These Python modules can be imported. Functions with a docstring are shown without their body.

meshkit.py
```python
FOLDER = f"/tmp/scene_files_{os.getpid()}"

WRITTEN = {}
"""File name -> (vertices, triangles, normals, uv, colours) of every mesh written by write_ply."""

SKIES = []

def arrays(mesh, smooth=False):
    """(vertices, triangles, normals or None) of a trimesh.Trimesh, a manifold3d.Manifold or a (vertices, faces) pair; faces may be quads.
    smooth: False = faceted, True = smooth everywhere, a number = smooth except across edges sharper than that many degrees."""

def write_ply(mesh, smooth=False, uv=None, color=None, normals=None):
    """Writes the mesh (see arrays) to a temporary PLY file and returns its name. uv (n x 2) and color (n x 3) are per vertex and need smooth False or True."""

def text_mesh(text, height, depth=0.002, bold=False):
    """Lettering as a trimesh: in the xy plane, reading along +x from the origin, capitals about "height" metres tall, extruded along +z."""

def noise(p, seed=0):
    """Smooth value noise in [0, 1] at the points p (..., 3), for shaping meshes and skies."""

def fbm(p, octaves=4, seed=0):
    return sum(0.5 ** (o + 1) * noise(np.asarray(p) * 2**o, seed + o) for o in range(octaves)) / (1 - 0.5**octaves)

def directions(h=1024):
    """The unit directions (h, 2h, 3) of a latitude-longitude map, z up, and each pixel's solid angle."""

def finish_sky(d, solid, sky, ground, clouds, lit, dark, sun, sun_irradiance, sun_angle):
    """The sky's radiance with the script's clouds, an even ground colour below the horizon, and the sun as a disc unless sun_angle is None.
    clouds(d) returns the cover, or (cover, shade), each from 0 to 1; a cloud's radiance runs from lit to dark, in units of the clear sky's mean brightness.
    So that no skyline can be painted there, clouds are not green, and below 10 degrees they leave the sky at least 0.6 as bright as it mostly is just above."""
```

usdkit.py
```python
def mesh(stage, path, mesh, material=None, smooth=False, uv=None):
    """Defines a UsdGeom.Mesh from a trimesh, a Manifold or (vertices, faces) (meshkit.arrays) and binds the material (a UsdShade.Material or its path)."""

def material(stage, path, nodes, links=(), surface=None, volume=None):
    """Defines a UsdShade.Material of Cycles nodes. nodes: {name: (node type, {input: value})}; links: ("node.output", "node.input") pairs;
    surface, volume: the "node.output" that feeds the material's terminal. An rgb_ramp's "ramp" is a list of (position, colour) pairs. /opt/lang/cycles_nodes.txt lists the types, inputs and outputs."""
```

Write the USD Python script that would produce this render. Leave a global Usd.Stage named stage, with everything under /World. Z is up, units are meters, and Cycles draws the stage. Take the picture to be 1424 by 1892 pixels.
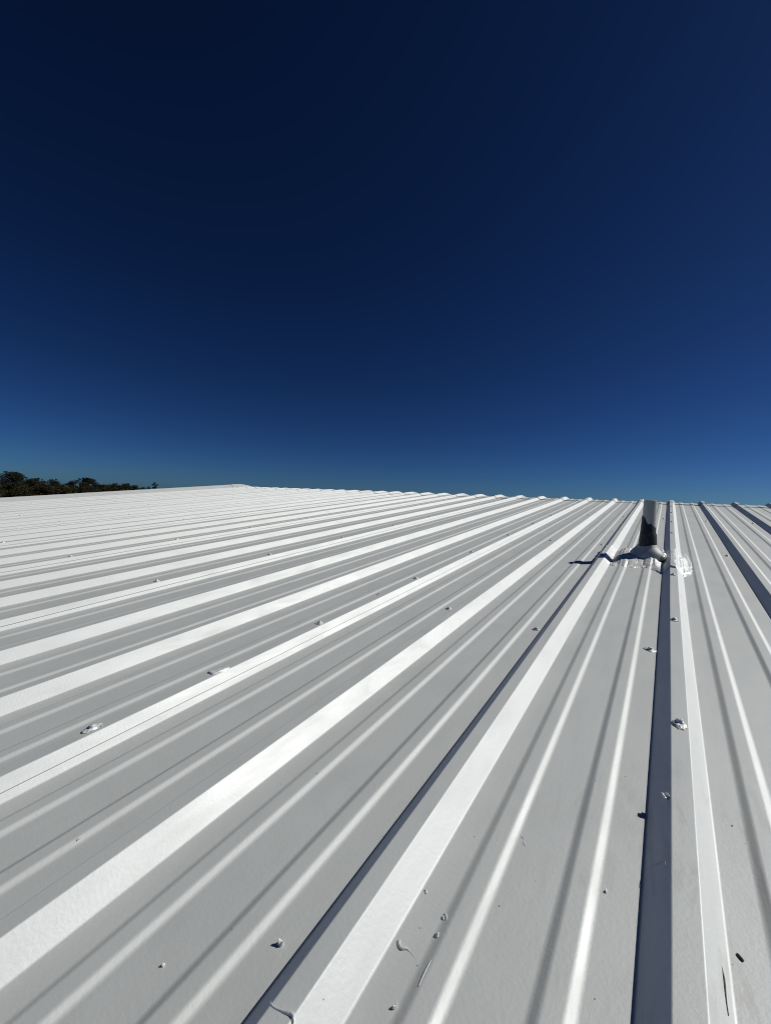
import math
import numpy as np
import trimesh
import usdkit, meshkit
from pxr import Usd, UsdGeom, UsdLux, UsdShade, Gf, Sdf

stage = Usd.Stage.CreateInMemory()
UsdGeom.SetStageUpAxis(stage, UsdGeom.Tokens.z)
UsdGeom.SetStageMetersPerUnit(stage, 1.0)
UsdGeom.Xform.Define(stage, '/World')
UsdGeom.Scope.Define(stage, '/World/Looks')

# ------------------------------------------------------------------ frame of the roof
SLOPE = math.atan(1.25 / 12)                    # a 1.25:12 roof rising along +y
CS, SN = math.cos(SLOPE), math.sin(SLOPE)
Z0 = 6.0
TO_WORLD = np.array([[1, 0, 0], [0, CS, -SN], [0, SN, CS]])

# ------------------------------------------------------------------ camera
FPX, YAW, TILT, ROLL, EYE, EYE_U = 783.94, 0.587724, 0.114754, -0.0111742, 0.52106, -0.04063
fw = np.array([-math.sin(YAW) * math.cos(TILT), math.cos(YAW) * math.cos(TILT), -math.sin(TILT)])
rt = np.cross(fw, [0, 0, 1]); rt /= np.linalg.norm(rt)
up = np.cross(rt, fw)
rt, up = rt * math.cos(ROLL) + up * math.sin(ROLL), up * math.cos(ROLL) - rt * math.sin(ROLL)
rt, up, fw = TO_WORLD @ rt, TO_WORLD @ up, TO_WORLD @ fw
eye = TO_WORLD @ np.array([EYE_U, 0, EYE]) + [0, 0, Z0]
cam = UsdGeom.Camera.Define(stage, '/World/camera')
cam.AddTransformOp().Set(Gf.Matrix4d(*rt, 0, *up, 0, *(-fw), 0, *eye, 1))
cam.CreateHorizontalApertureAttr(24.0)
cam.CreateVerticalApertureAttr(24.0 * 1892 / 1424)
cam.CreateFocalLengthAttr(24.0 * FPX / 1424)
cam.CreateClippingRangeAttr(Gf.Vec2f(0.02, 20000))
cam.CreateExposureAttr(EXPOSURE := -0.42)

# ------------------------------------------------------------------ sun and sky
SUN = TO_WORLD @ np.array([0.98, 0.90, 1.0]); SUN /= np.linalg.norm(SUN)
sun = UsdLux.DistantLight.Define(stage, '/World/sun')
sun.CreateNormalizeAttr(True); sun.CreateIntensityAttr(1.2); sun.CreateAngleAttr(0.53)
sun.CreateColorAttr(Gf.Vec3f(1.0, 0.99, 0.945))
ax = np.cross([0, 0, 1.0], SUN); ax /= np.linalg.norm(ax)
ay = np.cross(SUN, ax)
sun.AddTransformOp().Set(Gf.Matrix4d(*ax, 0, *ay, 0, *SUN, 0, 0, 0, 60, 1))
dome = UsdLux.DomeLight.Define(stage, '/World/sky')
sky = usdkit.material(stage, '/World/Looks/sky', {
    't': ('sky_texture', {'sky_type': 'single_scattering', 'sun_disc': False, 'sun_elevation': math.asin(SUN[2]),
                          'sun_rotation': math.atan2(SUN[0], SUN[1]), 'altitude': 200.0, 'air_density': 0.6,
                          'aerosol_density': 0.4, 'ozone_density': 5.0}),
    'g': ('gamma', {'gamma': 1.5}), 'h': ('mix', {'mix_type': 'multiply', 'fac': 1.0, 'color2': (0.185, 0.280, 0.358)}),
    'b': ('background_shader', {'strength': 0.05})}, [('t.color', 'g.color'), ('g.color', 'h.color1'), ('h.color', 'b.color')], surface='b.background')
UsdShade.MaterialBindingAPI.Apply(dome.GetPrim()).Bind(sky)
dome.GetPrim().SetCustomDataByKey('kind', 'structure')

# ------------------------------------------------------------------ helpers
taken = {}


def numbered(parent, name):
    k = taken.get((parent, name), 0); taken[(parent, name)] = k + 1
    return f'{parent}/{name}' + (f'_{k:03d}' if k else '')


def tag(prim, label=None, category=None, group=None, kind=None):
    for k, v in (('label', label), ('category', category), ('group', group), ('kind', kind)):
        if v: prim.SetCustomDataByKey(k, v)
    return prim


class Thing:
    """An Xform at a place whose children are given in world coordinates."""
    def __init__(self, name, at, parent='/World', **data):
        self.path, self.at = numbered(parent, name), np.asarray(at, float)
        x = UsdGeom.Xform.Define(stage, self.path); x.AddTranslateOp().Set(Gf.Vec3d(*self.at))
        tag(x.GetPrim(), **data)

    def part(self, name, mesh, material, smooth=False, under=None, **data):
        v, f = (mesh.vertices, mesh.faces) if hasattr(mesh, 'vertices') else mesh
        path = numbered(under or self.path, name)
        m = usdkit.mesh(stage, path, (np.asarray(v) - self.at, f), material, smooth)
        tag(m.GetPrim(), **data)
        return path


def solo(name, mesh, material, smooth=False, **data):
    """A thing that is one mesh, its origin at the middle of its base."""
    v, f = (mesh.vertices, mesh.faces) if hasattr(mesh, 'vertices') else mesh
    v = np.asarray(v, float); at = np.array([*(v[:, :2].min(0) + v[:, :2].max(0)) / 2, v[:, 2].min()])
    m = usdkit.mesh(stage, numbered('/World', name), (v - at, f), material, smooth)
    UsdGeom.Xformable(m).AddTranslateOp().Set(Gf.Vec3d(*at))
    tag(m.GetPrim(), **data)


def grid(points):
    """(n, m, 3) points -> vertices, triangles facing along d(second) x d(first)... upward for (v, u) grids."""
    n, m = points.shape[:2]
    i = np.arange(n * m).reshape(n, m)
    a, b, c, d = i[:-1, :-1].ravel(), i[:-1, 1:].ravel(), i[1:, 1:].ravel(), i[1:, :-1].ravel()
    return points.reshape(-1, 3), np.vstack([np.c_[a, b, c], np.c_[a, c, d]])


def join(parts):
    vs, fs, n = [], [], 0
    for v, f in parts:
        vs.append(v); fs.append(np.asarray(f) + n); n += len(v)
    return np.vstack(vs), np.vstack(fs)


def tube(points, radii, sides=8, closed=True):
    p = np.asarray(points, float); r = np.broadcast_to(radii, len(p))
    t = np.gradient(p, axis=0); t /= np.linalg.norm(t, axis=1, keepdims=True) + 1e-12
    ref = np.array([0.31, 0.17, 0.93]); a = np.cross(t, ref); a /= np.linalg.norm(a, axis=1, keepdims=True) + 1e-12
    b = np.cross(t, a)
    th = np.linspace(0, 2 * np.pi, sides, endpoint=False)
    ring = p[:, None] + r[:, None, None] * (np.cos(th)[None, :, None] * a[:, None] + np.sin(th)[None, :, None] * b[:, None])
    v = ring.reshape(-1, 3); f = []
    for i in range(len(p) - 1):
        for j in range(sides):
            q = [i * sides + j, i * sides + (j + 1) % sides, (i + 1) * sides + (j + 1) % sides, (i + 1) * sides + j]
            f += [[q[0], q[2], q[1]], [q[0], q[3], q[2]]]
    if closed:
        v = np.vstack([v, p[0], p[-1]]); n = len(v)
        for j in range(sides):
            f += [[n - 2, j, (j + 1) % sides], [n - 1, (len(p) - 1) * sides + (j + 1) % sides, (len(p) - 1) * sides + j]]
    return v, np.array(f)


# ------------------------------------------------------------------ materials
SPOT = tuple(TO_WORLD @ np.array([0.14, 0.58, 0.0]) + [0, 0, Z0])          # where feet came off the ladder


def coating(name, base=(0.497, 0.512, 0.497), rough=0.61, spec=0.5, ior=2.65, grain=0.00021, stain=0.0, seed=0.0, drag=0.0):
    """Sprayed white roof coating: fine orange peel, faint unevenness, and dust with shapes of its own."""
    nodes = {
        'tc': ('geometry', {}),
        'fine': ('noise_texture', {'scale': 210.0, 'detail': 2.0, 'roughness': 0.55}),
        'soft': ('noise_texture', {'scale': 15.0, 'detail': 1.5, 'roughness': 0.5}),
        'wide': ('noise_texture', {'scale': 6.0, 'detail': 5.0, 'roughness': 0.68, 'distortion': 0.3}),
        'mp': ('mapping', {'location': (seed, seed * 1.7, 0.3), 'scale': (9.0, 2.2, 9.0)}),
        'long': ('noise_texture', {'scale': 2.3, 'detail': 5.0, 'roughness': 0.6, 'distortion': 0.4}),
        'r1': ('rgb_ramp', {'ramp': [(0.0, tuple(c * 0.86 for c in base)), (0.52, base), (1.0, tuple(min(0.86, c * 1.03) for c in base))]}),
        'r2': ('rgb_ramp', {'ramp': [(0.0, (0, 0, 0)), (0.56, (0, 0, 0)), (0.72, (1, 1, 1)), (1.0, (1, 1, 1))]}),
        'st': ('math', {'math_type': 'multiply', 'value2': stain}),
        'mx': ('mix', {'mix_type': 'mix', 'color2': (0.40, 0.395, 0.37)}),
        'rr': ('map_range', {'from_min': 0.3, 'from_max': 0.7, 'to_min': rough - 0.05, 'to_max': rough + 0.06}),
        'hs': ('math', {'math_type': 'multiply', 'value2': 0.6}),
        'ha': ('math', {'math_type': 'add'}),
        'bp': ('bump', {'strength': 1.0, 'distance': grain}),
        'p': ('principled_bsdf', {'specular_ior_level': spec, 'ior': ior})}
    links = [('tc.position', 'fine.vector'), ('tc.position', 'soft.vector'), ('tc.position', 'wide.vector'), ('tc.position', 'mp.vector'),
             ('mp.vector', 'long.vector'), ('wide.fac', 'r1.fac'), ('long.fac', 'r2.fac'), ('r2.color', 'st.value1'), ('st.value', 'mx.fac'),
             ('r1.color', 'mx.color1'), ('mx.color', 'p.base_color'), ('long.fac', 'rr.value'), ('rr.result', 'p.roughness'),
             ('soft.fac', 'hs.value1'), ('hs.value', 'ha.value1'), ('fine.fac', 'ha.value2'), ('ha.value', 'bp.height'), ('bp.normal', 'p.normal')]
    if drag:
        nodes |= {'m2': ('mapping', {'location': (0.37, 1.9, 0.0), 'rotation': (0, 0, 0.35), 'scale': (46.0, 7.0, 46.0)}),
                  'dn': ('noise_texture', {'scale': 1.0, 'detail': 5.0, 'roughness': 0.65, 'distortion': 0.9}),
                  'dr': ('rgb_ramp', {'ramp': [(0.0, (0, 0, 0)), (0.49, (0, 0, 0)), (0.60, (1, 1, 1)), (1.0, (1, 1, 1))]}),
                  'm3': ('mapping', {'location': (2.1, 0.4, 0.0), 'scale': (13.0, 9.0, 13.0)}),
                  'an': ('noise_texture', {'scale': 1.0, 'detail': 3.0, 'roughness': 0.5}),
                  'ar': ('rgb_ramp', {'ramp': [(0.0, (0, 0, 0)), (0.44, (0, 0, 0)), (0.54, (1, 1, 1)), (1.0, (1, 1, 1))]}),
                  'dm': ('math', {'math_type': 'multiply'}), 'dm2': ('math', {'math_type': 'multiply'}),
                  'vd': ('vector_math', {'math_type': 'distance', 'vector2': SPOT}),
                  'vr': ('map_range', {'from_min': 0.12, 'from_max': 0.40, 'to_min': 1.0, 'to_max': 0.0, 'clamp': True}), 'dk': ('math', {'math_type': 'multiply', 'value2': drag}),
                  'mx2': ('mix', {'mix_type': 'mix', 'color2': (0.34, 0.335, 0.315)})}
        links = [l for l in links if l != ('mx.color', 'p.base_color')] + [
            ('tc.position', 'm2.vector'), ('m2.vector', 'dn.vector'), ('dn.fac', 'dr.fac'), ('tc.position', 'm3.vector'), ('m3.vector', 'an.vector'),
            ('an.fac', 'ar.fac'), ('dr.color', 'dm.value1'), ('ar.color', 'dm.value2'), ('tc.position', 'vd.vector1'), ('vd.value', 'vr.value'), ('dm.value', 'dm2.value1'), ('vr.result', 'dm2.value2'), ('dm2.value', 'dk.value1'), ('dk.value', 'mx2.fac'),
            ('mx.color', 'mx2.color1'), ('mx2.color', 'p.base_color')]
    return usdkit.material(stage, '/World/Looks/' + name, nodes, links, surface='p.BSDF')


def scuffed(name, **kw):
    """The coating where it has been walked on and wiped: long drag marks and brownish smears."""
    return coating(name, drag=0.6, **kw)


def plain(name, base, rough=0.5, spec=0.5, vary=0.15, scale=40.0, bump=0.0, metal=0.0):
    nodes = {'g': ('geometry', {}), 'n': ('noise_texture', {'scale': scale, 'detail': 4.0, 'roughness': 0.6}),
             'r': ('rgb_ramp', {'ramp': [(0.25, tuple(c * (1 - vary) for c in base)), (0.75, tuple(c * (1 + vary) for c in base))]}),
             'p': ('principled_bsdf', {'roughness': rough, 'specular_ior_level': spec, 'metallic': metal})}
    links = [('g.position', 'n.vector'), ('n.fac', 'r.fac'), ('r.color', 'p.base_color')]
    if bump:
        nodes['b'] = ('bump', {'strength': 1.0, 'distance': bump}); links += [('n.fac', 'b.height'), ('b.normal', 'p.normal')]
    return usdkit.material(stage, '/World/Looks/' + name, nodes, links, surface='p.BSDF')


M_ROOF = [coating('white_coating_a', seed=0.0, stain=0.20), coating('white_coating_b', (0.492, 0.508, 0.494), seed=3.3, stain=0.22),
          coating('white_coating_c', (0.502, 0.515, 0.498), seed=7.1, stain=0.18)]
M_WORN = scuffed('white_coating_scuffed', seed=5.2, stain=0.22)
M_SEAL = coating('brushed_sealant', (0.62, 0.63, 0.61), rough=0.5, grain=0.0009, stain=0.45, seed=2.0)
M_LUMP = coating('sealant_lump', (0.56, 0.575, 0.56), rough=0.45, grain=0.0008)
M_BOOT = coating('grey_boot', (0.40, 0.405, 0.40), rough=0.55, ior=1.5, grain=0.0008, stain=0.5, seed=4.0)
M_PIPE = plain('painted_pipe', (0.36, 0.36, 0.34), 0.5, vary=0.06, scale=30)
M_TAR = usdkit.material(stage, '/World/Looks/black_mastic', {
    'g': ('geometry', {}), 'n': ('noise_texture', {'scale': 48.0, 'detail': 5.0, 'roughness': 0.65}),
    'r': ('rgb_ramp', {'ramp': [(0.0, (0.008, 0.008, 0.010)), (0.50, (0.014, 0.014, 0.015)), (0.62, (0.05, 0.05, 0.05)), (0.74, (0.22, 0.22, 0.21)), (1.0, (0.3, 0.3, 0.29))]}),
    'b': ('bump', {'strength': 1.0, 'distance': 0.004}), 'p': ('principled_bsdf', {'roughness': 0.5, 'specular_ior_level': 0.4})},
    [('g.position', 'n.vector'), ('n.fac', 'r.fac'), ('r.color', 'p.base_color'), ('n.fac', 'b.height'), ('b.normal', 'p.normal')], surface='p.BSDF')
M_DARK = plain('dry_leaf_brown', (0.040, 0.024, 0.030), 0.6, vary=0.3, scale=200)
M_TWIG = plain('twig_bark', (0.055, 0.048, 0.045), 0.7, vary=0.3, scale=200)
M_HAIR = plain('pale_strand', (0.45, 0.44, 0.42), 0.5)
M_BARK = plain('tree_bark', (0.075, 0.055, 0.04), 0.85, vary=0.3, scale=6)
M_WALL = plain('wall_sheet', (0.55, 0.53, 0.48), 0.5, vary=0.05, scale=2)
M_SOIL = plain('grass_and_soil', (0.075, 0.085, 0.035), 0.9, vary=0.4, scale=0.15)


def leaf_material(name, c):
    nodes = {'g': ('geometry', {}), 'n': ('noise_texture', {'scale': 0.9, 'detail': 3.0}),
             'r': ('rgb_ramp', {'ramp': [(0.3, tuple(x * 0.6 for x in c)), (0.7, tuple(x * 1.4 for x in c))]}),
             'd': ('principled_bsdf', {'roughness': 0.6, 'specular_ior_level': 0.25}), 't': ('translucent_bsdf', {}), 'm': ('mix_closure', {'fac': 0.25})}
    return usdkit.material(stage, '/World/Looks/' + name, nodes, [('g.position', 'n.vector'), ('n.fac', 'r.fac'), ('r.color', 'd.base_color'),
                           ('r.color', 't.color'), ('d.BSDF', 'm.closure1'), ('t.BSDF', 'm.closure2')], surface='m.closure')


M_LEAF = {'green': leaf_material('leaf_dark_green', (0.020, 0.026, 0.010)), 'olive': leaf_material('leaf_olive', (0.032, 0.030, 0.010)),
          'brown': leaf_material('leaf_autumn_brown', (0.036, 0.024, 0.010))}

# ------------------------------------------------------------------ the roof's shape
S, WT, WB, HR = 0.3048, 0.0119, 0.0391, 0.0303          # rib spacing, half top, half foot, height
RIDGE, EAVE = 6.2557, -3.4
MIN = ((-0.0196, 0.0), (-0.0104, 0.0047), (0.0104, 0.0047), (0.0196, 0.0))


def fillet(c, r, seg=4):
    c = np.asarray(c, float); r = np.broadcast_to(r, len(c)); out = [c[0]]
    for i in range(1, len(c) - 1):
        a, b = c[i - 1] - c[i], c[i + 1] - c[i]
        la, lb = np.linalg.norm(a), np.linalg.norm(b); a, b = a / la, b / lb
        half = math.acos(np.clip(a @ b, -1, 1)) / 2
        d = min(r[i] / max(math.tan(half), 1e-6), la * 0.45, lb * 0.45)
        p0, p1 = c[i] + a * d, c[i] + b * d
        for t in np.linspace(0, 1, seg + 1):
            out.append((1 - t) ** 2 * p0 + 2 * t * (1 - t) * c[i] + t * t * p1)
    out.append(c[-1])
    return np.array(out)


def sheet_profile(u0, ribs=3, lift=0.0, grow=0.0):
    """Section of one sheet whose first rib top is at u0: three bays; its last rib lies over the next sheet's first one and stops half way down."""
    c, r = [(u0 - WT * 0.5, HR + lift)], [0]
    for k in range(ribs):
        u = u0 + k * S
        if k: c += [(u - WB - grow, lift), (u - WT - grow, HR + lift)]; r += [0.005, 0.003]
        c += [(u + WT + grow, HR + lift), (u + WB + grow, lift)]; r += [0.003, 0.005]
        for m in (0.0965, S - 0.1040):
            c += [(u + m + x * (1 + grow * 8), n + lift) for x, n in MIN]; r += [0.013, 0.011, 0.011, 0.013]
    u = u0 + ribs * S
    o = 0.0010
    c += [(u - WB - 0.0008 - grow, lift), (u - WT - 0.0002 - grow, HR + o + lift), (u + WT + 0.0035 + grow, HR + o + lift)]; r += [0.005, 0.003, 0.003]
    e = np.array([u + WT + 0.0035 + grow + 0.57 * (WB - WT), HR + o + lift - 0.57 * HR])
    c += [tuple(e), tuple(e + [-0.0004, -0.0010])]; r += [0, 0]
    return fillet(c, r)


def refine(prof, step=0.02):
    out = [prof[0]]
    for a, b in zip(prof[:-1], prof[1:]):
        n = max(1, int(np.linalg.norm(b - a) / step))
        out += [a + (b - a) * t for t in np.linspace(0, 1, n + 1)[1:]]
    return np.array(out)


def roofpt(u, v, n, uneven=True):
    """Roof coordinates (across, up the slope, off the sheet) -> world; beyond the ridge the path bends down the other side."""
    u, v, n = np.broadcast_arrays(np.asarray(u, float), np.asarray(v, float), np.asarray(n, float))
    if uneven:
        q = np.stack([u * 2.2, v * 0.9, np.zeros_like(u)], -1)
        n = n + 0.0016 * (meshkit.noise(q, 3) - 0.5) + 0.0010 * (meshkit.noise(q * [3.1, 2.6, 1], 5) - 0.5)
        u = u + 0.0016 * (meshkit.noise(np.stack([np.round(u / S * 1.0), v * 1.1, np.zeros_like(u)], -1), 8) - 0.5)
    R = 0.05                                     # bend radius at the ridge, in slope length
    a = np.clip((v - (RIDGE - R)) / (2 * R), 0, 1)
    ang = SLOPE * (1 - 2 * a)
    # position along a path whose angle falls evenly from +SLOPE to -SLOPE over 2R
    k = np.linspace(0, 1, 201); da = 2 * R / 200
    py = np.r_[0, np.cumsum(np.cos(SLOPE * (1 - 2 * (k[1:] + k[:-1]) / 2)) * da)]
    pz = np.r_[0, np.cumsum(np.sin(SLOPE * (1 - 2 * (k[1:] + k[:-1]) / 2)) * da)]
    lo, hi = np.minimum(v, RIDGE - R), np.maximum(v - (RIDGE + R), 0)
    y = lo * CS + np.interp(a, k, py) + hi * CS
    z = lo * SN + np.interp(a, k, pz) - hi * SN
    return np.stack([u, y - n * np.sin(ang), Z0 + z + n * np.cos(ang)], -1)


BAY = refine(sheet_profile(0.0), 0.03)


def height(u):
    """Height of the sheets' surface over the roof plane (lapped ribs included, roughly)."""
    u = np.asarray(u, float); w = np.mod(u, S); near = np.minimum(w, S - w)
    h = np.interp(near, [0, WT, WB], [HR, HR, 0.0])
    lap = np.abs(u / S - 3 * np.round(u / S / 3)) < 0.2
    h = np.where(lap & (near < WB), h + np.interp(near, [0, WT + 0.002, WB], [0.0024, 0.0024, 0]), h)
    for m in (0.0965, S - 0.1040):
        h = np.maximum(h, np.interp(np.abs(w - m), [0.0108, 0.019], [0.0048, 0]))
    return h


W = lambda u, v, dz=0.0: roofpt(u, v, height(u) + dz)

# ------------------------------------------------------------------ the building
LEFT, RIGHT = -27, 18
TOP_Y = RIDGE * CS
bld = Thing('metal_building', (0, TOP_Y, 0), label='long low metal building under a white coated ribbed roof, filling the foreground', category='building')
vs = np.unique(np.r_[np.arange(EAVE, 0, 0.25), np.arange(0, 2.2, 0.045), np.arange(2.2, 6.2, 0.09), 6.2])
back = np.r_[2 * RIDGE - 6.2, np.arange(2 * RIDGE - 5.8, 2 * RIDGE - EAVE, 0.6), 2 * RIDGE - EAVE]
panels = {}
for i, k0 in enumerate(range(LEFT, RIGHT, 3)):
    pr = refine(sheet_profile(k0 * S), 0.03)
    far = k0 < -12
    vv = vs[::2] if far else vs
    panels[k0] = bld.part('roof_panel', grid(roofpt(pr[None, :, 0], vv[:, None], pr[None, :, 1])),
                          M_WORN if k0 in (-3, 0) else M_ROOF[i % 3], smooth=True)
    bld.part('rear_roof_panel', grid(roofpt(pr[None, :, 0], back[:, None], pr[None, :, 1])), M_ROOF[i % 3], smooth=True)
rng = np.random.default_rng(11)
for i, k0 in enumerate(range(LEFT, RIGHT, 3)):
    pr = refine(sheet_profile(k0 * S, lift=0.0036, grow=0.0022), 0.03)
    s = np.r_[5.965, 5.972, np.linspace(6.0, 6.16, 5), np.linspace(6.18, 6.34, 13), np.linspace(6.37, 6.55, 4)]
    lift = 0.003 * np.exp(-((s - 5.965) / 0.03) ** 2)[:, None] * (0.2 + 1.3 * np.clip(meshkit.noise(np.stack([pr[:, 0] * 6, 0 * pr[:, 0], 0 * pr[:, 0]], -1), 21) * 1.6 - 0.4, 0, 1))[None]
    edge = 0.006 * (meshkit.noise(np.stack([pr[:, 0] * 9, 0 * pr[:, 0] + 4, 0 * pr[:, 0]], -1), 22) - 0.5)[None] * (s < 5.98)[:, None]
    P = roofpt(pr[None, :, 0], s[:, None] + edge, pr[None, :, 1] + lift)
    Pb = roofpt(pr[None, :, 0], s[:1, None] + edge[:1] + 0.0005, pr[None, :, 1] + lift[:1] - 0.0025)     # the sheet's front edge
    bld.part('ridge_cap', grid(np.concatenate([Pb, P], 0)), M_ROOF[(i + 1) % 3], smooth=True)

# gable trim along the far left edge, with its own saddle at the peak
def trim(s, dn=0.0, du=0.0):
    c = np.array([(-8.245, -0.16), (-8.245, 0.078), (-8.20, 0.077), (-8.085, 0.012), (-8.06, 0.004)])
    c = fillet(c + [[0, 0], [-du, dn], [du, dn], [du, dn], [du, dn]], 0.006, 3)
    return grid(roofpt(c[None, :, 0], np.asarray(s)[:, None], c[None, :, 1], uneven=False))
for a, b in ((EAVE - 0.02, -0.1), (-0.11, 3.0), (2.98, 6.1)):
    bld.part('gable_trim', trim(np.linspace(a, b, 14), 0.002 * (a > 0)), M_ROOF[0], smooth=30)
bld.part('gable_trim_peak', trim(np.r_[6.0, np.linspace(6.1, 6.42, 9), 6.5], 0.007, 0.004), M_ROOF[1], smooth=30)
bld.part('gable_trim', trim(np.linspace(6.45, 2 * RIDGE - EAVE, 14)), M_ROOF[0], smooth=30)


def box(x0, x1, y0, y1, z0, z1):
    m = trimesh.creation.box((x1 - x0, y1 - y0, z1 - z0)); m.apply_translation(((x0 + x1) / 2, (y0 + y1) / 2, (z0 + z1) / 2)); return m


xl, xr = LEFT * S + 0.02, (RIGHT) * S - 0.06
yf, yb = EAVE * CS + 0.15, (2 * RIDGE - EAVE) * CS - 0.15
ze = Z0 + EAVE * SN - 0.12
bld.part('wall', box(xl, xr, yf, yf + 0.12, 0, ze), M_WALL)
bld.part('wall', box(xl, xr, yb - 0.12, yb, 0, ze), M_WALL)
for xa, xb in ((xl, xl + 0.12), (xr - 0.12, xr)):
    g = [(yf + 0.121, 0), (yb - 0.121, 0), (yb - 0.121, ze), (TOP_Y, Z0 + RIDGE * SN - 0.1), (yf + 0.121, ze)]
    v = np.array([(x, y, z) for x in (xa, xb) for y, z in g])
    f = [[0, 2, 1], [0, 3, 2], [0, 4, 3], [5, 6, 7], [5, 7, 8], [5, 8, 9]] + [t for j in range(5) for t in ([j, (j + 1) % 5, 5 + (j + 1) % 5], [j, 5 + (j + 1) % 5, 5 + j])]
    bld.part('gable_wall', (v, np.array(f)), M_WALL)


# ------------------------------------------------------------------ coated screws
def lump(u, v, r=0.012, h=0.006, head=0.0055, headh=0.006, seed=0, stretch=1.0, sides=18, dz=0.0):
    """A screw under a daub of coating: an uneven skirt of sealant with the hexagonal head standing out of it."""
    g = np.random.default_rng(seed)
    h, headh = h * 0.75, headh * 0.75
    rad = np.r_[0.0, head * 0.7, head, head * 1.06, head * 1.5, r * 0.75, r, r * 1.12]
    hh = np.r_[h + headh, h + headh * 0.97, h + headh * 0.75, h * 0.9, h * 0.62, h * 0.35, 0.0008, -0.003]
    th = np.linspace(0, 2 * np.pi, sides, endpoint=False)
    wob = 1 + 0.32 * (meshkit.noise(np.stack([np.cos(th) * 1.6 + seed, np.sin(th) * 1.6, 0 * th], -1), seed) - 0.5) * 2
    tilt = g.uniform(-0.25, 0.25, 2)
    V = [np.array([[u, v, hh[0]]])]
    for q, (a, b) in enumerate(zip(rad[1:], hh[1:])):
        w = wob if q > 2 else 1.0
        x, y = a * np.cos(th) * w, a * np.sin(th) * w * stretch
        z = b + (0.0018 * (meshkit.noise(np.stack([x * 220 + seed, y * 220, 0 * x + q], -1), seed + 1) - 0.5) if b > 0.001 else 0) + (x * tilt[0] + y * tilt[1]) * (q < 4)
        V.append(np.stack([u + x, v + y, z + 0 * x], -1))
    V = np.vstack(V); n = sides
    F = [[0, 1 + j, 1 + (j + 1) % n] for j in range(n)]
    for q in range(len(rad) - 2):
        for j in range(n):
            a, b, c, d = 1 + q * n + j, 1 + q * n + (j + 1) % n, 1 + (q + 1) * n + (j + 1) % n, 1 + (q + 1) * n + j
            F += [[a, c, b], [a, d, c]]
    base = height(V[:, 0]) + dz
    return roofpt(V[:, 0], V[:, 1], base + V[:, 2]), np.array(F)


def panel_of(u):
    return panels[int(np.clip(3 * math.floor(u / S / 3), LEFT, RIGHT - 3))]


n = 0
for j, v0 in enumerate((1.337, 2.905, 4.48)):                     # rows over the purlins
    for k in range(LEFT + 1, 6):
        u = k * S - 0.058 + rng.normal(0, 0.003); v = v0 + rng.normal(0, 0.012)
        if j == 1 and k == 0: continue                           # under the pipe's flashing
        bld.part('screw', lump(u, v, 0.0125 * rng.uniform(0.8, 1.15), 0.004, seed=n), M_LUMP, smooth=50, under=panel_of(u)); n += 1
for k in range(LEFT + 3, 7, 3):                                    # along the laps, on top of each third rib
    for v0 in (0.305, 0.92, 1.537, 2.157, 2.79, 3.424, 4.03, 4.73, 5.40):
        if k == 0 and abs(v0 - 2.79) < 0.1: continue
        if k == 0 and v0 < 0.5: continue
        if k == -3 and v0 < 0.7: continue                          # these two are smeared over, below
        v = v0 + (rng.normal(0, 0.012) if k else 0)
        bld.part('screw', lump(k * S + (0.001 if k else 0), v, 0.0105 * rng.uniform(0.85, 1.1), 0.003, 0.0048, 0.006, seed=n), M_LUMP, smooth=50, under=panel_of(k * S - 0.01)); n += 1
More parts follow.
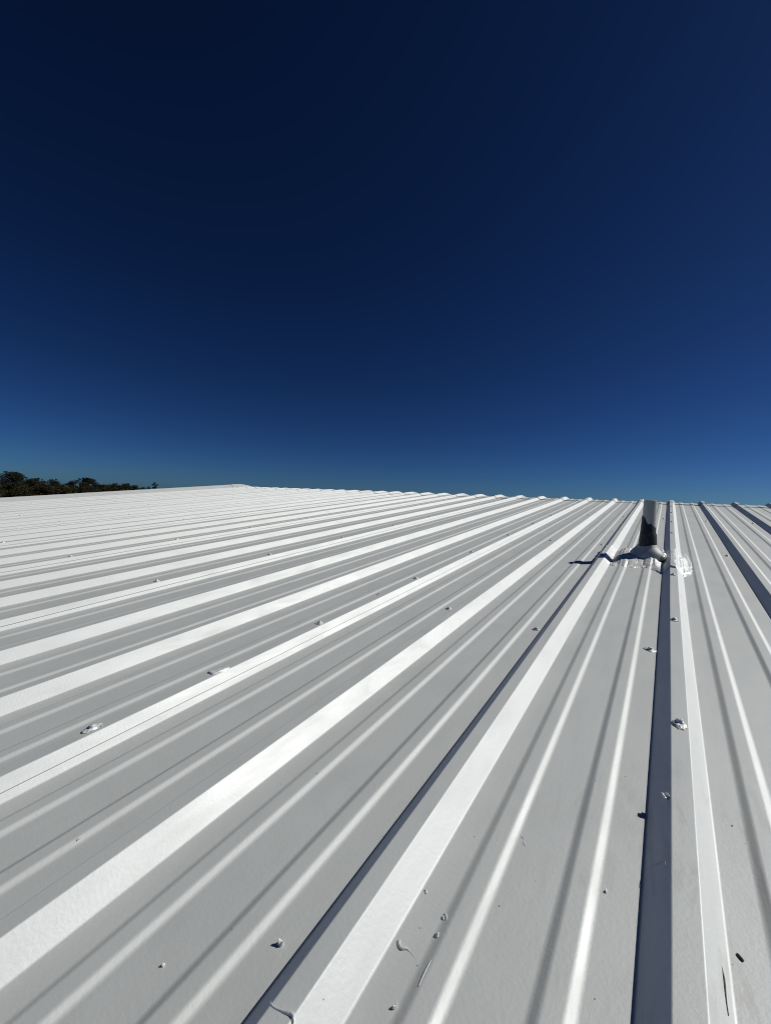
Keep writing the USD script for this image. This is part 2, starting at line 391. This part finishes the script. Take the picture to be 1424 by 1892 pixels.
# larger daubs
def daub(u0, v0, ru, rv, h, seed, turn=0.0, nn=26):
    """A torn daub of coating dragged over a screw: ridges and hollows that run out to nothing."""
    x, y = np.meshgrid(np.linspace(-1.25, 1.25, nn), np.linspace(-1.25, 1.25, nn))
    q = np.stack([x * 1.5 + seed, y * 1.5, 0 * x], -1)
    r = np.hypot(x, y) * (1 + 0.9 * (meshkit.fbm(q * 0.9, 3, seed) - 0.5))
    z = np.clip(1 - r, -0.3, 1)
    ridge = 1 - np.abs(meshkit.fbm(q * 1.0, 2, seed + 1) - 0.5) * 3.5
    t = h * np.where(z > 0, np.sqrt(np.clip(z, 0, 1)) * (0.35 + 0.75 * np.clip(ridge, 0, 1)), z)
    c, s_ = math.cos(turn), math.sin(turn)
    u, v = u0 + x * ru * c - y * rv * s_, v0 + x * ru * s_ + y * rv * c
    vv_, f = grid(roofpt(u, v, height(u) + t)); keep = (t.ravel()[f] > -0.05 * h).any(1)
    k, f2 = np.unique(f[keep], return_inverse=True)
    return vv_[k], f2.reshape(-1, 3)


bld.part('screw', join([daub(-0.9150, 0.311, 0.0095, 0.0145, 0.0060, 901, -0.25), lump(-0.914, 0.312, 0.006, 0.007, 0.0045, 0.003, seed=905, sides=6)]), M_LUMP, smooth=50, under=panels[-6], label='screw under a large torn daub of sealant')
bld.part('screw', join([daub(0.001, 0.915, 0.0100, 0.0165, 0.0040, 911, 0.1), lump(0.001, 0.919, 0.0085, 0.005, 0.005, 0.005, seed=912)]),
         M_LUMP, smooth=50, under=panels[-3], label='screw ringed by a thick daub of sealant on the lapped rib')

# ------------------------------------------------------------------ vent pipe with its flashing
PU, PV = -0.113, 2.562
base = W(PU, PV)
vent = Thing('vent_pipe', roofpt(PU, PV, 0.0), label='short grey vent pipe blackened at its foot, sealed between two roof ribs near the ridge', category='vent pipe')


def mound(u, v):
    """Thickness of the sealant over the sheets round the pipe; negative outside its ragged outline."""
    q = np.stack([u * 14, v * 7, 0 * u], -1)
    rag = 0.05 * (meshkit.noise(q * 1.3, 31) - 0.5) + 0.03 * (meshkit.noise(q * 4, 32) - 0.5)
    lo = np.interp(u, [-0.35, -0.30, -0.24, -0.17, -0.115, -0.08, -0.043, 0.0, 0.04, 0.07, 0.095], [2.44, 2.39, 2.36, 2.36, 2.385, 2.345, 2.30, 2.30, 2.27, 2.34, 2.50])
    hi = np.interp(u, [-0.35, -0.30, -0.24, -0.17, -0.06, 0.0, 0.05, 0.095], [2.66, 2.74, 2.82, 2.86, 2.85, 2.80, 2.83, 2.74])
    d = np.minimum(np.minimum(v - lo, hi - v) + rag, np.minimum(u + 0.338, 0.074 - u) * 4 + rag)
    t = np.interp(d, [-0.02, 0.0, 0.012, 0.05], [-0.006, 0.0, 0.0035, 0.0045])
    pan = np.clip(np.minimum(u + 0.262, -0.044 - u) / 0.03, 0, 1)                # raised curb in the bay of the pipe
    t += pan * 0.022 * np.clip((v - lo - 0.02) / 0.11, 0, 1) * np.clip((hi - 0.05 - v) / 0.08, 0, 1)
    t += pan * 0.004 * np.exp(-((v - 2.487 + 0.1 * (u + 0.1)) / 0.012) ** 2)
    t += 0.017 * np.exp(-((u - 0.040) / 0.014) ** 2 - ((v - 2.50) / 0.17) ** 4) * (d > 0)   # thick roll against the lapped rib
    t += 0.008 * np.exp(-((u + 0.006) / 0.022) ** 4 - ((v - 2.53) / 0.22) ** 6) * (d > 0)   # folded piece over its top
    fold = np.abs(meshkit.noise(q * [3.2, 5.0, 1] + [0, 0, 0.5], 35) - 0.5)
    t += np.clip(d * 40, 0, 1) * (0.008 * (meshkit.fbm(q * [1.2, 2.6, 1], 3, 33) - 0.5) + 0.002 * (meshkit.noise(q * [4, 9, 1], 34) - 0.5) - 0.0016 * np.exp(-(fold / 0.05) ** 2) + 0.002)
    t += 0.003 * np.exp(-(d / 0.010) ** 2) * np.clip(meshkit.noise(q * [6, 9, 1], 37) * 2 - 0.5, 0, 1) * (d > 0)     # squeezed out along the edge
    return t


gu, gv = np.linspace(-0.35, 0.10, 226), np.linspace(2.22, 2.92, 176)
U, V = np.meshgrid(gu, gv)
T = mound(U, V)
vtx, fc = grid(roofpt(U, V, height(U) + T))
keep = (T.ravel()[fc] > -0.0055).any(1)
used, fc2 = np.unique(fc[keep], return_inverse=True)
vent.part('sealant_patch', (vtx[used], fc2.reshape(-1, 3)), M_SEAL, smooth=True)

plumb = np.array([0, 0, 1.0]); foot = roofpt(PU, PV, 0.0)


def ring_body(prof, sides=40, wob=0.0, seed=0, ang_fn=None):
    th = np.linspace(0, 2 * np.pi, sides, endpoint=False); rows = []
    for z, r in prof:
        rr = r * (1 + wob * 2 * (meshkit.fbm(np.stack([np.cos(th) * 2.2, np.sin(th) * 2.2, 0 * th + z * 40], -1), 3, seed) - 0.5))
        zz = z + (ang_fn(th, z) if ang_fn else 0)
        rows.append(np.stack([foot[0] + rr * np.cos(th), foot[1] + rr * np.sin(th), foot[2] + zz + 0 * th], -1))
    P = np.array(rows); P = np.concatenate([P, P[:, :1]], 1)
    v, f = grid(P[:, ::-1])
    return v, f[:, ::-1]


R0 = 0.0300
vent.part('pipe', ring_body([(0.05, R0), (0.18, R0), (0.310, R0), (0.3135, R0 - 0.0006), (0.3145, R0 - 0.002), (0.3140, R0 - 0.0042), (0.29, R0 - 0.0045), (0.06, R0 - 0.0045)], 48), M_PIPE, smooth=40)


def ragged(th, z):
    """The mastic's upper edge: highest on the left of the pipe as seen from the eaves."""
    if z < 0.15: return 0 * th
    a = np.mod(th - math.pi, 2 * math.pi) - math.pi
    return 0.030 * np.cos(th - math.pi * 0.98) + 0.016 * (meshkit.fbm(np.stack([np.cos(th) * 3, np.sin(th) * 3, 0 * th], -1), 3, 41) - 0.5) * 2


vent.part('black_mastic', ring_body([(0.055, 0.0455), (0.085, 0.0425), (0.115, 0.040), (0.14, 0.0378), (0.17, 0.0348), (0.20, 0.0322), (0.204, 0.0302)], 56, 0.05, 43, ragged), M_TAR, smooth=50, under=None)
vent.part('boot', ring_body([(0.008, 0.083), (0.020, 0.0825), (0.029, 0.081), (0.040, 0.076), (0.052, 0.066), (0.062, 0.056), (0.070, 0.049), (0.078, 0.0455), (0.084, 0.041)], 56, 0.07, 44,
          lambda th, z: 0.006 * np.cos(th * 2 + 1)), M_BOOT, smooth=True)
for i, (a, r, z, s) in enumerate(((0.62, 0.098, 0.020, 0.012), (-0.32, 0.102, 0.020, 0.012), (0.28, 0.062, 0.056, 0.012), (-0.15, 0.062, 0.050, 0.015), (0.12, 0.072, 0.036, 0.014), (-0.50, 0.076, 0.030, 0.012), (0.45, 0.070, 0.038, 0.013), (-0.1, 0.085, 0.022, 0.011))):
    m = trimesh.creation.icosphere(3, 1.0); p = m.vertices
    p = p * (1 + 0.7 * (meshkit.fbm(p * 2.1 + i, 3, 50 + i)[:, None] - 0.5)) * s * [1.0, 1.3, 0.85]
    vent.part('sealant_clump', (p + foot + [r * math.cos(a), r * math.sin(a), z], m.faces), M_LUMP, smooth=True)


# ------------------------------------------------------------------ bits lying on the roof
def flake(name, u, v, size, label, cat, mat, seed, tall=0.5, long=1.0, turn=0.0, crumple=1.5, **data):
    """A small crumpled scrap with thickness."""
    m = trimesh.creation.icosphere(2, 1.0); p = m.vertices.copy()
    p *= 1 + crumple * (meshkit.fbm(p * 1.9 + seed, 3, seed)[:, None] - 0.5)
    p[:, 2] += 0.5 * np.sin(p[:, 0] * 2.5 + seed)
    p = p * np.array([1, long, tall]) * size
    c, s = math.cos(turn), math.sin(turn); x, y = p[:, 0] * c - p[:, 1] * s, p[:, 0] * s + p[:, 1] * c
    solo(name, (roofpt(u + x, v + y, height(u) + p[:, 2] + size * tall * 0.55), m.faces), mat, smooth=40, label=label, category=cat, **data)


def strand(name, pts, r, label, cat, mat, dz=0.0, steps=14, wiggle=0.0, seed=0):
    p = np.array(pts, float); t = np.r_[0, np.cumsum(np.linalg.norm(np.diff(p, axis=0), axis=1))]; q = np.linspace(0, t[-1], steps)
    from scipy.interpolate import PchipInterpolator
    x, y = PchipInterpolator(t, p[:, 0])(q), PchipInterpolator(t, p[:, 1])(q)
    rr = np.interp(np.linspace(0, 1, steps), np.linspace(0, 1, len(np.atleast_1d(r))), np.atleast_1d(r))
    solo(name, tube(W(x, y, dz + rr * 0.5), rr, 7), mat, smooth=60, label=label, category=cat)


flake('coating_chip', -0.3645, 0.2715, 0.0028, 'white coating chip standing on edge, casting a dark shadow by the rib left of centre', 'chip', M_LUMP, 61, 1.3, 1.0)
flake('coating_chip', -0.2273, 0.394, 0.0024, 'largest raised coating chip in the bay right of the near bright rib', 'chip', M_LUMP, 62, 0.8, 1.9, 0.4)
flake('coating_chip', -0.2262, 0.372, 0.0017, 'small coating chip just below the largest one, beside the soft shadow stripe', 'chip', M_LUMP, 63, 0.9, 1.5, 0.3)
flake('coating_chip', -0.2324, 0.294, 0.0019, 'pointed coating chip nearest the bottom edge of the picture', 'chip', M_LUMP, 64, 0.9, 1.4, -0.5)
flake('coating_chip', -0.4530, 0.1904, 0.0013, 'tiny coating chip alone on the grey bay at lower left', 'chip', M_LUMP, 65, 1.1, 1.2)
flake('coating_chip', -0.0762, 0.5283, 0.0012, 'tiny bright chip alone on the pan right of the small ribs', 'chip', M_LUMP, 66, 1.2, 1.9)
flake('sealant_dab', -0.6995, 0.2066, 0.0020, 'dab of sealant on the small rib at the left edge of the picture', 'sealant', M_LUMP, 67, 0.5, 1.5)
flake('sealant_dab', -0.0185, 0.706, 0.0042, 'dab of sealant sticking out of the shaded side of the lapped rib', 'sealant', M_LUMP, 68, 0.8, 1.5, 0.5)
flake('sealant_dab', -0.2603, 0.4086, 0.0016, 'cluster of sealant crumbs beside the foot of the near bright rib', 'sealant', M_LUMP, 69, 0.5, 1.8, 0.7)
flake('leaf_scrap', 0.0496, 0.5275, 0.0023, 'dark purplish brown leaf scrap lying right of the lapped rib', 'leaf', M_DARK, 70, 0.40, 1.7, 0.75, 0.6)
strand('sealant_smear', [(-0.2592, 0.3452), (-0.2530, 0.3400), (-0.2482, 0.3432), (-0.2380, 0.3412), (-0.2268, 0.3346)], [0.0016, 0.0022, 0.0008, 0.0007, 0.0005],
       'comma shaped smear of sealant with a thin tail in the bay below the chips', 'sealant', M_LUMP, dz=-0.0008)
strand('sealant_thread', [(-0.2197, 0.3449), (-0.2200, 0.333), (-0.2194, 0.3189)], [0.0003, 0.0005, 0.0003], 'fine straight thread of sealant lying along the soft shadow stripe', 'sealant', M_LUMP)
strand('sealant_bead', [(-0.3215, 0.2215), (-0.3155, 0.2167), (-0.3014, 0.2199), (-0.2945, 0.2222), (-0.2890, 0.2180)], [0.0005, 0.0008, 0.0010, 0.0017, 0.0022],
       'curved bead of sealant crossing the rib top at the bottom edge', 'sealant', M_LUMP, dz=-0.0004)
strand('twig', [(0.0291, 0.5076), (0.0312, 0.4952), (0.0326, 0.4857), (0.0326, 0.4709), (0.0333, 0.4554)], [0.0004, 0.0010, 0.0009, 0.0005, 0.0004],
       'dark grey twig lying lengthwise on the sunlit side of the lapped rib', 'twig', M_TWIG)
strand('plant_stalk', [(0.0150, 0.5226), (0.0212, 0.5200), (0.0247, 0.5096)], [0.0010, 0.0004, 0.0005], 'thin bent plant stalk just above the twig on the lapped rib', 'stalk', M_TWIG)
strand('fibre', [(-0.0321, 0.5890), (-0.0285, 0.5860), (-0.0235, 0.5875), (-0.0185, 0.5850), (-0.0178, 0.5790)], 0.00022, 'pale curved fibre lying in the dark shadow of the lapped rib', 'fibre', M_HAIR)
strand('fibre', [(-0.1854, 0.5489), (-0.1815, 0.5470), (-0.1805, 0.5430), (-0.1759, 0.5370)], 0.0004, 'kinked white fibre on the pan between the two near small ribs', 'fibre', M_LUMP)
flake('dirt_fleck', 0.0621, 0.7304, 0.0009, 'small dark fleck on the pan right of the lapped rib', 'dirt', M_DARK, 71, 0.5, 1.4)
strand('sealant_ridge', [(0.0165, 0.545), (0.0215, 0.520), (0.0235, 0.500), (0.0290, 0.470), (0.0300, 0.440)], [0.0004, 0.0009, 0.0012, 0.0010, 0.0008], 'wrinkled pale ridge of sealant beside the twig on the lapped rib', 'sealant', M_LUMP, dz=-0.0003)
# membrane scrap stuck on the third lap
uu, vv2 = np.meshgrid(np.linspace(-0.918, -0.898, 20), np.linspace(0.558, 0.605, 22))
tt = 0.0016 + 0.0026 * (meshkit.fbm(np.stack([uu * 90, vv2 * 60, 0 * uu], -1), 3, 81) - 0.5) * 2
edge = np.minimum(np.minimum(uu + 0.918, -0.898 - uu), np.minimum(vv2 - 0.558, 0.605 - vv2)) < 1e-6
sk = 0.010 * (vv2 - 0.58) / 0.03
solo('membrane_scrap', grid(roofpt(uu + sk, vv2, height(uu + sk) + np.where(edge, -0.001, tt))), M_SEAL, smooth=True,
     label='torn scrap of sealing membrane stuck across the lapped rib at left', category='sealant')

# sparse specks, nobody could count them
rg = np.random.default_rng(5); parts = []
for _ in range(110):
    y = 0.25 + 3.5 * rg.random() ** 2; u = rg.uniform(-0.2 - 0.9 * y, 0.1 + 0.2 * y); r = rg.uniform(0.0002, 0.0007) * (1 + 0.25 * y)
    m = trimesh.creation.icosphere(0, 1.0); p = m.vertices * r * rg.uniform(0.6, 1.5, 3)
    parts.append((roofpt(u + p[:, 0], y + p[:, 1], height(u) + p[:, 2] * 0.6 + r * 0.2), m.faces))
solo('roof_grit', join(parts), M_TWIG, label='sparse dark grit scattered over the white roof', category='grit', kind='stuff')

# ------------------------------------------------------------------ ground and trees
xs = np.sinh(np.linspace(-6.5, 6.5, 60)) * 12
X, Y = np.meshgrid(xs, xs)
solo('ground', grid(np.stack([X, Y, 0.15 * (meshkit.noise(np.stack([X * 0.02, Y * 0.02, 0 * X], -1), 90) - 0.5) * 2 - 0.16], -1)), M_SOIL, smooth=True, kind='structure',
     label='grassy ground around the building', category='ground')


def tree(x, y, top, rad, label, leaf, seed, density=1.0, leaf_size=0.26, airy=0.0, tall=1.25):
    g = np.random.default_rng(seed)
    t = Thing('tree', (x, y, 0), label=label, category='tree', group='trees beyond the left edge of the roof')
    hc = min(top * 0.72, rad * 2 * tall)                            # crown height
    z0 = top - hc
    trunk = [(x + 0.25 * math.sin(q * 2 + seed), y + 0.2 * math.cos(q * 1.7 + seed), q * (top - hc * 0.25)) for q in np.linspace(0, 1, 9)]
    bark = [tube(trunk, np.linspace(0.055 * rad + 0.07, 0.03, 9), 8)]
    lobes = []
    for i in range(int(12 + rad * 8 * (1 - 0.6 * airy))):
        a = g.uniform(0, 2 * math.pi); e = g.uniform(0.05, 0.97); w = math.sqrt(max(0.05, 1 - (2 * e - 0.9) ** 2 * 0.85))
        rr = rad * w * g.uniform(0.35, 0.95)
        c = np.array([x + rr * math.cos(a), y + rr * math.sin(a), z0 + hc * e * 0.92])
        lobes.append((c, rad * g.uniform(0.24, 0.42) * (1 - 0.35 * airy)))
        s = np.array(trunk[min(8, 3 + int(e * 5))])
        mid = (s + c) / 2 + [0, 0, -0.15 * rad * g.random()]
        bark.append(tube([s, mid, c], [0.045, 0.03, 0.012], 5))
    lobes.append((np.array([x, y, top - rad * 0.28]), rad * 0.3))
    for i in range(int(3 + rad * 1.5)):                               # sprigs that break the outline
        a = g.uniform(0, 2 * math.pi); q = g.uniform(0.2, 0.9) * rad
        lobes.append((np.array([x + q * math.cos(a), y + q * math.sin(a), z0 + hc * math.sqrt(max(0.1, 1 - (q / rad) ** 2 * 0.75)) + g.uniform(-0.1, 0.12) * rad]), rad * g.uniform(0.07, 0.15)))
    t.part('trunk', join(bark), M_BARK)
    cs = []
    for c, r in lobes:
        k = int(density * 90 * max(r, 0.35) ** 2 / leaf_size ** 2 * 0.40 * (1 - 0.45 * airy)) + 14
        d = g.normal(size=(k, 3)); d /= np.linalg.norm(d, axis=1, keepdims=True)
        cs.append(c + d * (r * g.random((k, 1)) ** 0.45) * [1.15, 1.15, 0.8])
    c = np.vstack(cs); k = len(c)
    a = g.normal(size=(k, 3)); a /= np.linalg.norm(a, axis=1, keepdims=True)
    b = np.cross(a, g.normal(size=(k, 3))); b /= np.linalg.norm(b, axis=1, keepdims=True)
    s = leaf_size * g.uniform(0.5, 1.1, (k, 1)); a, b = a * s * 0.5, b * s * 0.32
    v = np.stack([c - a, c + b, c + a, c - b], 1).reshape(-1, 3)
    i = np.arange(k)[:, None] * 4
    t.part('crown', (v, np.vstack([i + [0, 1, 2], i + [0, 2, 3]])), M_LEAF[leaf])


TREES = [
    (-139.3, 37.6, 9.3, 3.7, 'tallest tree at far left, dark ragged top above the roof edge', 'green', 1.0, 0.45),
    (-132.7, 32.3, 8.2, 3.0, 'dark tree cut by the left edge of the picture', 'green', 1.0, 0.35),
    (-139.6, 42.2, 7.9, 3.3, 'broad dark tree just right of the tallest one', 'green', 1.0, 0.3),
    (-153.3, 48.6, 7.7, 2.2, 'pale thin-topped olive tree in a dip of the treeline', 'olive', 0.7, 0.6),
    (-138.6, 46.4, 7.9, 2.5, 'flat-topped tree standing left of the low gap in the treeline', 'green', 0.9, 0.5),
    (-142.1, 50.1, 7.1, 2.3, 'low rounded tree in the gap left of the big domed tree', 'olive', 0.9, 0.2),
    (-127.9, 47.5, 8.2, 2.5, 'open-branched tree on the left flank of the big dome', 'green', 0.8, 0.4),
    (-129.2, 50.3, 8.8, 3.0, 'big domed dark tree in the middle of the treeline', 'green', 1.2, 0.2),
    (-142.0, 59.7, 7.3, 2.6, 'low tree right after the domed tree, flat on top', 'olive', 1.0, 0.1),
    (-143.4, 63.6, 7.7, 2.9, 'low wide tree with twigs standing up from its top', 'olive', 1.0, 0.2),
    (-134.4, 62.3, 8.0, 2.3, 'tree with a small pointed tip in the right half of the treeline', 'green', 1.0, 0.1),
    (-141.6, 68.4, 7.6, 2.5, 'last rounded tree before the treeline sinks behind the roof', 'green', 1.0, 0.1),
    (-154.5, 77.8, 7.2, 1.4, 'tiny tree top peeping over the roof edge', 'olive', 0.8, 0.4),
    (-142.6, 73.7, 7.4, 0.95, 'sparse twiggy sapling top left of the lone slender tree', 'olive', 0.35, 0.8),
    (-136.0, 72.1, 8.8, 0.9, 'lone slender tree standing up right of the treeline', 'green', 0.9, 0.3),
]
for i, (x, y, top, r, lab, leaf, dens, airy) in enumerate(TREES):
    tree(x, y, top, r, lab, leaf, 200 + i, dens, airy=airy, tall=1.7 if r < 1 else 1.2)
SHRUBS = [(-118, 27.5, 6.4, 3.4), (-120, 33.0, 6.2, 3.4), (-121, 38.2, 6.4, 3.2), (-122, 43.0, 6.2, 3.2), (-124, 54.0, 6.4, 3.2), (-127, 59.0, 6.3, 3.2), (-124, 48.0, 6.1, 3.2), (-128, 65.0, 6.4, 3.0)]
WHERE = ['at the left edge of the picture', 'below the tallest tree', 'below the broad dark tree', 'below the flat-topped tree', 'below the right side of the domed tree', 'below the low flat-topped trees', 'below the open-branched tree', 'at the right end of the treeline']
for i, ((x, y, top, r), w) in enumerate(zip(SHRUBS, WHERE)):
    g = 'brown' if i % 2 == 0 else 'olive'
    tree(x, y, top, r, f'{"brownish" if g == "brown" else "olive"} bushy tree in front of the treeline, {w}', g, 300 + i, 0.9, 0.32, 0.0, 0.85)
